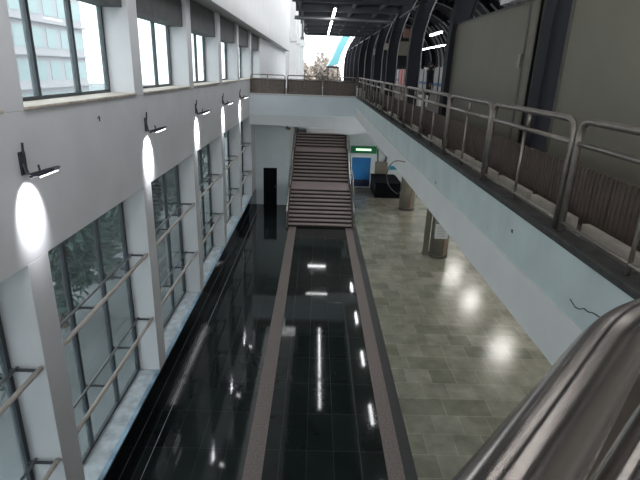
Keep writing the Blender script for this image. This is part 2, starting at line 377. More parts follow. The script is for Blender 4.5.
# ================================================================== VAULTED STATION SHED
VC = Vector((8.0, 8.0)); VR = 4.7
def rib_profile(ro, ri, a0=0, a1=math.pi, n=22, zbase=GF):
    out = [(VC.x-ro, zbase)] + [(VC.x-ro*math.cos(a0+(a1-a0)*k/n), VC.y+ro*math.sin(a0+(a1-a0)*k/n)) for k in range(n+1)] + [(VC.x+ro, zbase)]
    inn = [(VC.x+ri, zbase)] + [(VC.x+ri*math.cos(a0+(a1-a0)*k/n), VC.y+ri*math.sin(a0+(a1-a0)*k/n)) for k in range(n+1)] + [(VC.x-ri, zbase)]
    return out, inn
def arch_band(mb, ro, ri, y0, y1, mi=0):
    out, inn = rib_profile(ro, ri); inn = list(reversed(inn)); nb = len(mb.v); k = len(out)
    for y in (y0, y1):
        for p in out: mb.v.append((p[0], y, p[1]))
        for p in inn: mb.v.append((p[0], y, p[1]))
    for i in range(k-1):
        a, b_, c_, d_ = nb+i, nb+i+1, nb+k+i+1, nb+k+i
        L = 2*k
        for q in ((a, b_, c_, d_), (a+L, d_+L, c_+L, b_+L), (a, a+L, b_+L, b_), (d_, c_, c_+L, d_+L)): mb.f.append(q); mb.m.append(mi)
    for e in (0, k-1):
        mb.f.append((nb+e, nb+k+e, nb+3*k+e, nb+2*k+e)); mb.m.append(mi)
RIBY = [7.3 + 5.45*k for k in range(-1, 11)]
for i, y in enumerate(RIBY):
    t = thing('arch_rib', 'navy steel arch rib of the shed, %s' % ['behind the camera', 'nearest, between the two grey hoardings', 'second, behind the long hoarding', 'third, wide and bare', 'fourth from the camera', 'fifth from the camera', 'sixth from the camera', 'seventh from the camera', 'eighth from the camera', 'ninth from the camera', 'tenth from the camera', 'farthest, by the cyan sheet'][i], 'arch', (VC.x, y, GF), 'navy arch ribs of the station shed')
    m = MB(); arch_band(m, VR+0.12, VR-0.28, y-0.06, y+0.06); m.build('web', M['navy'], t, off=(VC.x, y, GF))
    m = MB(); arch_band(m, VR+0.15, VR+0.12, y-0.17, y+0.17); m.build('outer_flange', M['navy'], t, off=(VC.x, y, GF))
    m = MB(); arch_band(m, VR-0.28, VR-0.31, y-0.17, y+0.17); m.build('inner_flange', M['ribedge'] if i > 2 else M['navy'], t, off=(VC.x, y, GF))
    m = MB(); m.box(VC.x-VR-0.18, VC.x-VR+0.34, y-0.24, y+0.24, GF, GF+0.06); m.build('base_plate', M['navy'], t, off=(VC.x, y, GF))
# shed skin (upper part of the vault) and purlins
def skin(a0, a1, r0, r1, y0, y1):
    mb = MB(); n_ = 26; prof = [(VC.x-r1*math.cos(a0+(a1-a0)*k/n_), VC.y+r1*math.sin(a0+(a1-a0)*k/n_)) for k in range(n_+1)]
    prof += [(VC.x-r0*math.cos(a0+(a1-a0)*k/n_), VC.y+r0*math.sin(a0+(a1-a0)*k/n_)) for k in reversed(range(n_+1))]
    for k in range(n_):
        q = [prof[k], prof[k+1], prof[2*n_-k], prof[2*n_+1-k]]
        mb.prism(q, y0, y1, 'y')
    return mb
struct(skin(math.radians(36), math.radians(180), VR+0.16, VR+0.2, -6, 62.6).build('ceiling', M['roof']))
struct(MB().box(12.95, 13.1, -6, 62, GF, 8.0).build('wall_platform', M['partition']))
for a in (20, 40, 60, 80, 110, 140):
    ra = math.radians(a); x, z = VC.x-(VR+0.02)*math.cos(ra), VC.y+(VR+0.02)*math.sin(ra)
    struct(MB().tube([(x, -6, z), (x, 62, z)], 0.045, 6).build('trim_13', M['roofbeam']))
mb = MB(); pr_ = [(3.14, GF)] + [(VC.x-4.86*math.cos(math.radians(a)), VC.y+4.86*math.sin(math.radians(a))) for a in range(0, 181, 10)] + [(12.86, GF)]
struct(mb.prism(pr_, 62.5, 62.7, 'y').build('wall_shed_sky_block', M['roof']))  # added end wall, shuts out the bright sky behind the ribs
# pale close-set ribs on the far side of the shed
for k in range(24):
    y = 18 + k*1.5
    mb = MB(); pts = [(VC.x+(VR-0.35)*math.cos(math.radians(a)), y, VC.y+(VR-0.35)*math.sin(math.radians(a))) for a in range(0, 60, 6)]
    struct(mb.tube(pts, 0.07, 6).build('trim_14', M['innerrib']))

# ================================================================== STAIRCASE
SX0, SX1 = -1.3, 1.95
st = thing('staircase', 'wide pinkish granite staircase with dark risers rising under the far bridge', 'staircase', (0.35, 22.6, 0))
so = (0.35, 22.6, 0)
RISE = 0.14
def flight(y0, y1, z0, n_):
    mb = MB(); run = (y1-y0)/(n_-1) if n_ > 1 else 0.25
    for k in range(n_-1):
        z = z0 + RISE*(k+1); ya = y0 + run*k
        mb.box(SX0+0.06, SX1-0.06, ya+0.03, ya+run+0.05, 0 if z0 == 0 else z0-0.3, z-0.045, 0)
        mb.box(SX0+0.06, SX1-0.06, ya, ya+run+0.03, z-0.045, z, 1)
    mb.box(SX0+0.06, SX1-0.06, y1+0.03, y1+0.06, z0+RISE*(n_-1), z0+RISE*n_-0.045, 0)
    o = mb.build('flight', [M['riser'], M['tread']], st, off=so)
    return z0 + RISE*n_
z1 = flight(22.6, 24.85, 0, 10)
MB().box(SX0+0.06, SX1-0.06, 24.85, 26.6, z1-0.045, z1, 0).box(SX0+0.06, SX1-0.06, 24.93, 26.6, z1-1.4, z1-0.046, 1).build('landing', [M['tread'], M['riser']], st, off=so)
z2 = flight(26.6, 29.35, z1, 9)
MB().box(SX0+0.06, SX1-0.06, 29.35, 31.1, z2-0.045, z2, 0).box(SX0+0.06, SX1-0.06, 29.43, 31.1, z2-1.4, z2-0.046, 1).build('landing', [M['tread'], M['riser']], st, off=so)
z3 = flight(31.1, 32.4, z2, 5)
MB().box(SX0+0.06, SX1-0.06, 32.4, 33.95, z3-0.045, z3, 0).box(SX0+0.06, SX1-0.06, 32.48, 33.95, z3-1.3, z3-0.046, 1).build('landing', [M['tread'], M['riser']], st, off=so)
line = [(22.45, 0), (22.6, 0.2), (24.85, z1+0.1), (26.6, z1+0.1), (29.35, z2+0.1), (31.1, z2+0.1), (32.4, z3+0.1), (33.95, z3+0.1)]
for x in (SX0, SX1-0.06):
    prof = line + [(33.95, 2.2), (31, 1.2), (26.6, 0.0)]
    MB().prism(prof, x, x+0.06, 'x').build('stringer', M['stringer'], st, off=so)
for x in (SX0-0.02, SX1+0.02):
    mb = MB(); rl = [(x, 22.3, 0.85), (x, 22.55, 0.95)] + [(x, y, z+0.82) for y, z in line[2:]]
    hr = MB().tube(rl, 0.028, 8).build('handrail', M['steel'], st, off=so, smooth=True)
    MB().tube([(x, y, z-0.38) for _, y, z in rl[1:]], 0.016, 8).build('lower_rail', M['steel'], st, off=so)
    MB().tube([(x, 22.3, 0), (x, 22.3, 0.87)], 0.026, 8).build('post', M['steel'], st, off=so)
    for (y, z) in [(22.55, 0)] + line[2:]:
        MB().tube([(x, y, z-0.05), (x, y, z+(0.95 if z == 0 else 0.82))], 0.02, 8).build('post', M['steel'], st, off=so)
o = MB().box(-0.65, 1.55, 32.55, 32.61, z3, z3+0.5).box(-0.6, -0.5, 32.48, 32.7, z3, z3+0.05).box(1.4, 1.5, 32.48, 32.7, z3, z3+0.05).build('low_screen', M['white'])
tag(o, 'low light grey screen standing on the top landing of the staircase', 'screen')

# ================================================================== LEFT WALL RAILS AND LAMPS
ORD = ['just behind the camera', 'nearest the camera', 'second from the camera', 'third from the camera', 'fourth from the camera', 'fifth from the camera', 'sixth from the camera']
for bi in range(1, 6+1):
    a, b_ = ([-2.8] + BAYY)[bi]+PW, ([-2.8] + BAYY)[bi+1]
    for z, which in ((3.66, 'upper'), (2.21, 'lower')):
        if bi == 0: continue
        t = thing('window_rail', '%s beige tubular rail pair across the lower window %s' % (which, ORD[bi]), 'rail', (XL, (a+b_)/2, z), 'double rails across the lower windows')
        of = (XL, (a+b_)/2, z)
        MB().tube([(-3.36, a+0.0, z), (-3.36, b_, z)], 0.034, 10).build('front_tube', M['beige'], t, off=of, smooth=True)
        MB().tube([(-3.655, a, z), (-3.655, b_, z)], 0.022, 8).build('back_tube', M['tube'], t, off=of, smooth=True)
        for y in (a+0.03, a+(b_-a)/3, a+2*(b_-a)/3, b_-0.06):
            MB().box(-3.72, -3.38, y-0.012, y+0.012, z-0.018, z+0.018).build('bracket', M['bracket'], t, off=of)
LY = [5.43, 9.55, 13.6, 17.5, 21.4]
LN = ['nearest the camera', 'second from the camera', 'third from the camera', 'fourth from the camera', 'farthest, near the bridge']
lamp0 = None
for i, y in enumerate(LY):
    if lamp0 is None:
        t = lamp0 = thing('wall_lamp', '', 'lamp', (XL, y, 6.1)); of = (XL, y, 6.1)
        MB().box(XL, XL+0.025, y-0.055, y+0.055, 6.07, 6.33).build('back_plate', M['lampdark'], t, off=of, bevel=0.006)
        MB().tube([(XL+0.03, y, 6.3), (XL+0.04, y, 6.43)], 0.014, 8).build('cable_gland', M['lampdark'], t, off=of)
        MB().tube(arcpts([(XL+0.03, y-0.03, 6.2), (XL+0.06, y-0.03, 6.07), (XL+0.2, y, 6.11)], 0.04), 0.018, 8).tube(arcpts([(XL+0.02, y+0.03, 6.13), (XL+0.05, y+0.03, 6.03), (XL+0.2, y, 6.10)], 0.03), 0.014, 8).build('arm', M['lampdark'], t, off=of)
        hd = MB().prism([(XL+0.13, 6.065), (XL+0.22, 6.07), (XL+0.36, 6.125), (XL+0.40, 6.165), (XL+0.36, 6.175), (XL+0.22, 6.135), (XL+0.13, 6.10)], y-0.075, y+0.075, 'y').build('head', M['lampdark'], t, off=of, bevel=0.008)
        MB().tube([(XL+0.19, y, 6.11), (XL+0.18, y, 6.19)], 0.012, 8).build('knob', M['lampdark'], hd, off=(0,0,0)).location = (-of[0], -of[1], -of[2])
        MB().prism([(XL+0.215, 6.066), (XL+0.36, 6.122), (XL+0.36, 6.116), (XL+0.215, 6.055)], y-0.065, y+0.065, 'y').build('lens', M['lampglow'], t, off=of)
    else:
        t = copy_tree(lamp0); t.location = (XL, y, 6.1)
    t['label'] = 'dark bracket wall lamp shining down the wall between the window rows, ' + LN[i]
    t['group'] = 'wall lamps along the left wall'
    ld = bpy.data.lights.new('lamp_beam', 'SPOT'); ld.energy = 260; ld.spot_size = math.radians(66); ld.spot_blend = 1.0; ld.shadow_soft_size = 0.05; ld.color = (0.95, 0.97, 1.0)
    lo = bpy.data.objects.new('lamp_beam', ld); COL.objects.link(lo); lo.parent = t
    lo.location = (0.28, 0, -0.06); lo.rotation_euler = (0, math.radians(41), 0)
o = MB().tube([(XL-0.0, 7.49, 6.50), (XL+0.03, 7.49, 6.54), (XL+0.03, 7.49, 6.46)], 0.009, 6).build('wall_hook', M['lampdark'])
tag(o, 'tiny dark hook on the left wall between the first two lamps', 'hook')

# ================================================================== GALLERY BARRIERS
PO = 1.87
def barrier(length, along='y'):
    """hoop barrier running +y from its origin, base z=0"""
    t = thing('barrier', '', 'railing')
    g = 0.045; L = length-0.09; hz = 0.86; r = 0.026
    P = [(0, g, 0.0), (0, g, hz), (0, g+L, hz), (0, g+L, 0.0)]
    MB().tube(arcpts(P, 0.13, 6), r, 10).build('hoop', M['barrier'], t, smooth=True)
    MB().tube([(0, g, hz-0.17), (0, g+L, hz-0.17)], 0.021, 8).build('mid_rail', M['barrier'], t, smooth=True)
    MB().tube([(0, g+L/2, 0.0), (0, g+L/2, hz-0.17)], 0.015, 8).build('post', M['barrier'], t, smooth=True)
    MB().tube([(0.02, g+L/2, hz-0.17), (0.02, g+L/2, hz)], 0.022, 8).build('post_top', M['barrier'], t, smooth=True)
    MB().tube([(0, g, 0.07), (0, g+L, 0.07)], 0.015, 8).build('bottom_rail', M['barrier'], t, smooth=True)
    return t
YS = [-0.02 + PO*k for k in range(13)]
BN = ['beside the steel handrail at the right edge', 'second', 'third', 'fourth', 'fifth', 'sixth', 'seventh', 'eighth', 'ninth', 'tenth', 'eleventh', 'twelfth', 'last before the bridge corner']
b0 = barrier(PO); b0.location = (1.98, YS[0], 6.15)
for k, y in enumerate(YS):
    t = b0 if k == 0 else copy_tree(b0)
    t.location = (1.98, y, 6.15); t['group'] = 'hoop barriers along the gallery edge'
    t['label'] = 'steel hoop barrier on the right gallery edge, ' + (BN[k] + (' from the camera' if 1 <= k <= 11 else ''))
FX = [(-3.27, 1.74), (-1.50, 1.74), (0.27, 1.62)]
for k, (x, L) in enumerate(FX):
    t = copy_tree(b0); t.location = (x, YF+0.06, 6.15); t.rotation_euler = (0, 0, -math.pi/2); t.scale = (1, L/PO, 1)
    t['group'] = 'hoop barriers on the far bridge'
    t['label'] = 'steel hoop barrier on the far bridge, ' + ['left end beside the white wall', 'middle, below the bright opening', 'right end at the corner'][k]
# louvre screens behind the barriers
def louvre(length, mi, h=0.48):
    t = thing('louvre_screen', '', 'fence')
    MB().box(0, 0.03, 0.01, length-0.01, h-0.035, h).box(0, 0.03, 0.01, length-0.01, 0, 0.04).box(0.0, 0.03, 0.01, 0.05, 0, h).build('frame', M['fence'], t)
    mb = MB(); nn = int(length/0.062)
    for k in range(nn):
        y = 0.03 + (length-0.06)*k/(nn-1); mb.box(-0.012, 0.012, y-0.012, y+0.012, 0.02, h+0.012)
    mb.box(-0.004, 0.012, 0.02, length-0.02, 0.02, h-0.02)
    mb.build('slats', mi, t)
    return t
l0 = louvre(PO, M['fence']); first = True
for k, y in enumerate(YS):
    t = l0 if k == 0 else copy_tree(l0)
    t.location = (2.36, y, GF); t['group'] = 'brown louvre screens behind the gallery barriers'
    t['label'] = 'low brown slatted screen behind the gallery barrier ' + (BN[k] + (' from the camera' if 1 <= k <= 11 else ''))
l1 = louvre(1.74, M['fencelight'], 0.72)
for k, (x, L) in enumerate(FX):
    t = l1 if k == 0 else copy_tree(l1)
    t.location = (x, YF+0.32, GF); t.rotation_euler = (0, 0, -math.pi/2); t.scale = (1, L/1.74, 1)
    t['group'] = 'brown screens on the far bridge'
    t['label'] = 'brown slatted screen behind the far bridge railing, ' + ['at the left end', 'in the middle', 'at the right end'][k]
# cream boards lying along the foot of the screens
pk = 0
for k, y in enumerate(YS[1:10]):
    for (a, b_) in ((0.08, 0.88), (0.98, 1.78)):
        if random.random() < (0.0 if k < 2 else 0.25): continue
        mb = MB().box(2.12, 2.18, y+a, y+b_, 6.081, 6.225)
        o = mb.build('kerb_board', M['plank'])
        tag(o, 'cream board lying %s behind barrier %s' % ('at the near half' if a < 0.5 else 'at the far half', BN[k+1] + ' from the camera'), 'board', 'cream boards at the foot of the screens')
o = MB().prism([(2.19, 6.081), (2.27, 6.081), (2.25, 6.14), (2.21, 6.14)], 4.35, 4.45, 'y').build('rubble_piece', M['orange'])
tag(o, 'small rust brown lump on the ledge behind the third barrier', 'rubble')

# ================================================================== HOARDINGS
def hoarding(y0, y1, z1a, label, posts):
    t = thing('hoarding', label, 'hoarding', (3.32, y0, GF)); of = (3.32, y0, GF)
    MB().box(3.30, 3.335, y0, y1, GF+0.05, z1a).build('sheet', M['hoard'], t, off=of)
    for y in posts:
        MB().box(3.285, 3.37, y, y+0.07, GF, z1a+0.02).build('post', M['hoardframe'], t, off=of)
    MB().box(3.285, 3.36, y0, y1, z1a, z1a+0.03).build('top_rail', M['hoardframe'], t, off=of)
    return t
h1 = hoarding(0.4, 6.95, 8.28, 'plain olive grey hoarding sheet nearest the camera at the upper right', (0.4, 6.88))
h2 = hoarding(7.95, 13.0, 8.42, 'long olive grey hoarding sheet behind the middle barriers', (7.95, 8.28, 12.93))
MB().box(3.25, 3.284, 8.30, 8.40, 7.45, 7.65).build('latch_box', M['barrier'], h2, off=(3.32, 7.95, GF))
o = MB().tube([(3.42, 7.70, 6.08), (3.42, 7.72, 7.3), (3.40, 7.74, 8.2)], 0.012, 6).build('cable', M['paper'])
tag(o, 'thin pale cable hanging beside the nearest navy rib between the hoardings', 'cable')
o = MB().tube([(3.43, 7.60, 6.14), (3.43, 7.60, 6.6)], 0.012, 6).prism([(3.38, GF), (3.50, GF), (3.47, 6.38), (3.41, 6.38)], 7.56, 7.66, 'y').build('white_cone', M['whitebox'])
tag(o, 'small white upright cone seen through the gap between the hoardings', 'cone')

# ================================================================== LIGHT FITTINGS
def tube_light(loc, L, along, label, group, glow='tubeglow', w_=0.05, z_h=0.05, hang=0):
    t = thing('tube_light', label, 'light', loc, group)
    if along == 'y':
        MB().box(-w_, w_, 0, L, 0.0, z_h).build('housing', M['paper'], t)
        MB().tube([(0, 0.02, -0.025), (0, L-0.02, -0.025)], w_*0.8, 8).build('tube', M[glow], t)
    else:
        MB().box(0, L, -w_, w_, 0.0, z_h).build('housing', M['paper'], t)
        MB().tube([(0.02, 0, -0.025), (L-0.02, 0, -0.025)], w_*0.8, 8).build('tube', M[glow], t)
    if hang:
        for q in (0.2, L-0.2):
            p = (q, 0) if along == 'x' else (0, q)
            MB().tube([(p[0], p[1], z_h-0.01), (p[0], p[1], z_h+hang)], 0.008, 6).build('hanger', M['bracket'], t)
    return t
for k in range(9):
    tube_light((0.62, 21.2+k*1.62, 9.64), 1.5, 'y', 'white tube light hung under the dark gallery roof, %s in the row' % ['nearest', 'second', 'third', 'fourth', 'fifth', 'sixth', 'seventh', 'eighth', 'farthest'][k], 'tube lights in a row under the roof', w_=0.06, hang=0.31)
for k in range(5):
    tube_light((2.45, 10.9+k*3.85, 5.19), 1.15, 'y', 'tube light under the gallery edge mirrored in the black floor, ' + ['nearest', 'second', 'third', 'fourth', 'farthest'][k], 'tube lights under the gallery edge', w_=0.07, z_h=0.11)
for k, (y, z) in enumerate(((29.9, 5.09),)):
    tube_light((-0.3, y, z), 1.2, 'x', 'tube light under the far bridge above the stairs', None, w_=0.05, z_h=0.06)
t = thing('strip_downlight', 'slim downward strip light under the lower edge of the far bridge beam', 'light', (-0.3, 24.29, 4.4))
MB().box(0, 1.2, -0.06, -0.05, 0.0, 0.2).box(0, 1.2, 0.05, 0.06, 0.0, 0.2).box(0, 0.01, -0.05, 0.05, 0.0, 0.2).box(1.19, 1.2, -0.05, 0.05, 0.0, 0.2).box(0.01, 1.19, -0.05, 0.05, 0.1, 0.2).build('housing', M['beamwhite'], t)
MB().box(0.03, 1.17, -0.045, 0.045, 0.012, 0.09).build('lens', M['tubeglow'], t)
for k, y in enumerate((8.5, 14.5, 20.3, 25.4, 29.3)):
    t = thing('panel_light', 'panel light under the gallery whose glow lies on the grey floor, ' + ['nearest', 'second', 'third', 'fourth', 'farthest'][k], 'light', (9.3, y, 5.24), 'panel lights under the gallery')
    MB().box(-0.5, 0.5, -0.22, 0.22, 0.0, 0.06).build('housing', M['paper'], t)
    MB().box(-0.46, 0.46, -0.18, 0.18, -0.02, 0.0).build('diffuser', M['warmglow'], t)
    ad = bpy.data.lights.new('panel_glow', 'AREA'); ad.shape = 'RECTANGLE'; ad.size = 0.9; ad.size_y = 0.36; ad.energy = 70; ad.color = (1, 0.97, 0.9)
    ao = bpy.data.objects.new('panel_glow', ad); COL.objects.link(ao); ao.parent = t; ao.location = (0, 0, -0.03)
for k, (x, y, L) in enumerate(((9.2, 37.5, 9), (6.2, 26.5, 2.6), (7.6, 12, 6))):
    t = thing('tube_light', ['long white tube light over the station platform', 'short white tube light high in the shed', 'white tube light glimpsed above the long hoarding'][k], 'light', (x, y, 9.35))
    MB().box(-0.06, 0.06, 0, L, 0.0, 0.06).build('housing', M['paper'], t)
    MB().tube([(0, 0.02, -0.03), (0, L-0.02, -0.03)], 0.05, 8).build('tube', M['tubeglow'], t)
    for q in (0.3, L-0.3): MB().tube([(0, q, 0.05), (0, q, VC.y+math.sqrt(4.87**2-(x-VC.x)**2)-9.35)], 0.012, 6).build('hanger', M['bracket'], t)

for k, (x, y) in enumerate(((1.3, -3.5), (1.3, 0.2), (1.3, 3.9), (2.7, -1.6), (2.7, 2.1), (2.7, 5.8), (2.7, 9.5), (-0.5, -2.0))):  # added tubes out of view, to light the near handrail and hoardings
    tube_light((x, y, 9.9), 2.4, 'y', 'added unseen tube light over the near barriers, ' + ['left row behind the camera', 'left row overhead', 'left row ahead', 'right row behind the camera', 'right row overhead', 'right row ahead', 'right row farthest', 'leftmost one over the landing'][k], 'added tube lights above the near gallery', glow='dimglow', w_=0.06, z_h=0.1)
t = thing('light_box', 'white light box above the near end of the long hoarding', 'light', (3.3, 8.0, 8.44))
MB().box(3.24, 3.40, 8.0, 9.6, 8.50, 8.65).build('housing', M['whitebox'], t, off=(3.3, 8.0, 8.44), bevel=0.01)
MB().box(3.28, 3.34, 8.2, 8.26, 8.452, 8.51).box(3.28, 3.34, 9.3, 9.36, 8.452, 8.51).build('foot', M['bracket'], t, off=(3.3, 8.0, 8.44))
# ================================================================== GROUND FLOOR ITEMS, RIGHT
def steel_column(x, y, r_, label, side):
    t = thing('steel_column', label, 'column', (x, y, 0), 'steel clad columns under the gallery'); of = (x, y, 0)
    MB().tube([(x, y, 0), (x, y, 5.3)], r_, 32).build('cladding', M['column'], t, off=of, smooth=True)
    MB().tube([(x, y, 0), (x, y, 0.12)], r_+0.02, 32).build('base_ring', M['hoardframe'], t, off=of, smooth=True)
    MB().box(x+0.10, x+0.2, y-r_-0.012, y-r_+0.06, 0.13, 5.28).build('reflection_strip', M['pink'], t, off=of)  # pinkish reflection streak on the cladding, painted as a strip
    return t
c1 = steel_column(5.25, 26.52, 0.42, 'brushed steel round column beside the black counter', 1)
c2 = steel_column(5.35, 19.25, 0.38, 'brushed steel round column carrying a white notice', 1)
o = MB().box(4.70, 4.94, 19.3, 19.36, 0, 3.4).box(4.68, 4.96, 19.22, 19.5, 0, 0.05).build('upright_board', M['hoard'])
tag(o, 'narrow dark grey upright board left of the nearer steel column', 'post')
nt_ = thing('notice', 'white printed notice sheet fixed on the nearer steel column', 'notice', (5.24, 18.85, 1.0))
MB().box(5.02, 5.56, 18.845, 18.86, 0.89, 1.51).build('sheet', M['paper'], nt_, off=(5.24, 18.85, 1.0))
mb = MB()
for k in range(7): mb.box(5.09, 5.49-0.05*(k % 3), 18.84, 18.845, 0.969+k*0.07, 0.989+k*0.07)
mb.build('print', M['ink'], nt_, off=(5.24, 18.85, 1.0))
o = MB().box(3.72, 5.35, 28.9, 31.68, 0, 0.88).box(3.68, 5.24, 28.86, 31.68, 0.88, 0.93).build('black_counter', M['void'], bevel=0.01)
tag(o, 'black counter block against the back wall right of the blue door', 'counter')
t = thing('green_sign', 'long lit green sign above the blue door', 'sign', (3.1, 31.6, 2.4)); of = (3.1, 31.6, 2.4)
MB().box(2.3, 3.98, 31.55, 31.7, 2.28, 2.74).build('panel', M['green'], t, off=of, bevel=0.02)
MB().box(2.62, 3.62, 31.535, 31.55, 2.45, 2.58).build('lit_strip', M['greenglow'], t, off=of)
o = MB().box(4.95, 5.45, 31.66, 31.7, 1.25, 1.48).build('blue_sign', mat('bright_blue_sheet', (0.03, 0.32, 0.55), 0.5))
tag(o, 'small bright blue sign on the back wall above the black counter', 'sign')
t = thing('wall_cabinet', 'grey metal cabinet with pipes on the back wall beside the green sign', 'cabinet', (4.3, 31.55, 1.0)); of = (4.3, 31.55, 1.0)
MB().box(3.95, 4.75, 31.45, 31.7, 0.98, 1.75).build('body', M['hoard'], t, off=of, bevel=0.01)
MB().tube([(4.1, 31.58, 1.74), (4.05, 31.58, 2.6)], 0.05, 8).build('pipe', M['hoardframe'], t, off=of)
MB().tube([(4.6, 31.58, 1.74), (4.65, 31.58, 2.2), (4.45, 31.6, 2.6)], 0.07, 8).build('pipe', M['hoardframe'], t, off=of)
o = MB().tube(smooth_path([(1.89, 10.1, 5.54), (1.72, 10.3, 5.52), (1.62, 10.5, 5.36), (1.60, 10.6, 5.12), (1.70, 10.7, 4.86), (1.95, 10.8, 4.70), (2.0, 10.8, 5.2)]), 0.010, 8).build('hanging_cable', M['hoardframe'])
tag(o, 'grey cable looping off the gallery beam near the blue door', 'cable')
t = thing('cctv_camera', 'small dark dome camera under the left end of the far bridge', 'camera', (-1.45, 24.5, 4.6)); of = (-1.45, 24.5, 4.6)
MB().tube([(-1.45, 24.5, 4.66), (-1.45, 24.5, 4.56)], 0.035, 8).build('mount', M['hoardframe'], t, off=of)
MB().tube([(-1.5, 24.4, 4.53), (-1.3, 24.5, 4.50)], 0.06, 10).build('housing', M['hoardframe'], t, off=of)
# crack lines and stains on the beam
def crack(pts, name, lab):
    mb = MB(); 
    for p, q in zip(pts[:-1], pts[1:]):
        mb.prism([(p[0], p[1]-0.004), (q[0], q[1]-0.004), (q[0], q[1]+0.004), (p[0], p[1]+0.004)], 1.916, 1.9195, 'x')
    return mb
ck = crack([(3.224, 5.761), (3.141, 5.738), (3.088, 5.749), (3.033, 5.782), (2.98, 5.783), (2.924, 5.805), (2.853, 5.813), (2.781, 5.837)], '', '')
struct(ck.build('trim_15', M['curb']))
for (y, z) in ((7.5, 5.66), (4.4, 5.88)):
    struct(MB().prism([(y, z), (y+0.03, z+0.005), (y+0.035, z+0.03), (y+0.005, z+0.035)], 1.912, 1.9195, 'x').build('trim_16', M['darkstrip']))

# ================================================================== STATION PLATFORM
for k in range(8):
    y = 24.2 + k*3.0
    pinkish = k in (4, 6)
    t = thing('partition_panel', '%s panel across the station platform, %s in the row' % ('reddish advertising' if pinkish else 'white', ['nearest', 'second', 'third', 'fourth', 'fifth', 'sixth', 'seventh', 'farthest'][k]), 'panel', (7.2, y, GF), 'panels across the platform'); of = (7.2, y, GF)
    MB().box(7.2, 7.26, y+0.05, y+2.9, GF+0.05, 7.6).build('board', M['red'] if pinkish else M['partition'], t, off=of)
    if not pinkish: MB().box(7.185, 7.2, y+0.05, y+2.9, 6.62, 6.8).build('blue_stripe', mat('stripe_blue', (0.05, 0.16, 0.35)), t, off=of)
    for q in (0.0, 1.4): MB().box(7.16, 7.2, y+q, y+q+0.12, GF, 7.8).build('post', M['bracket'], t, off=of)
for (x, y, z0, hh, ww, lab) in ((4.05, 15.5, GF, 0.34, 0.7, 'left white box on the platform behind the screen'), (4.05, 14.5, GF, 0.34, 0.6, 'right white box on the platform behind the screen'), (4.0, 19.7, GF, 0.42, 0.6, 'white box behind the third rib'), (4.0, 22.2, GF, 0.4, 0.5, 'white box standing farthest along the platform edge')):
    o = MB().box(x, x+0.35, y, y+ww, z0, z0+hh).box(x-0.01, x+0.36, y-0.01, y+ww+0.01, z0+hh-0.08, z0+hh-0.05).build('white_box', M['whitebox'], bevel=0.015)
    tag(o, lab, 'box', 'white boxes on the platform')
# hanging signs and fittings under the ribs
for k, (x, y, z, sx, sz, mt, lab) in enumerate(((3.78, 24.3, 9.42, 0.3, 0.4, 'tan', 'small pale square sign high between the third and fourth ribs'), (4.15, 24.5, 9.05, 0.4, 0.4, 'orange', 'small rust brown hanging sign above the olive board'), (4.1, 24.8, 8.4, 1.0, 0.62, 'hoard', 'olive grey board hanging over the platform between the third and fourth ribs'), (4.0, 30.0, 8.7, 0.6, 0.35, 'tan', 'tan hanging sign beyond the fourth rib'), (4.0, 35.5, 8.6, 0.6, 0.4, 'tan', 'farther tan hanging sign over the platform'))):
    t = thing('hanging_sign', lab, 'sign', (x, y, z)); of = (x, y, z)
    MB().box(x-sx/2, x+sx/2, y-0.05, y+0.05, z-sz/2, z+sz/2).build('board', M[mt], t, off=of, bevel=0.01)
    for q in (-0.35, 0.35): 
        zz = VC.y + math.sqrt(max(0.1, (VR-0.0)**2-(x+q*sx-VC.x)**2))
        MB().tube([(x+q*sx, y, z+sz/2), (x+q*sx, y, zz+0.1)], 0.015, 6).build('hanger', M['bracket'], t, off=of)
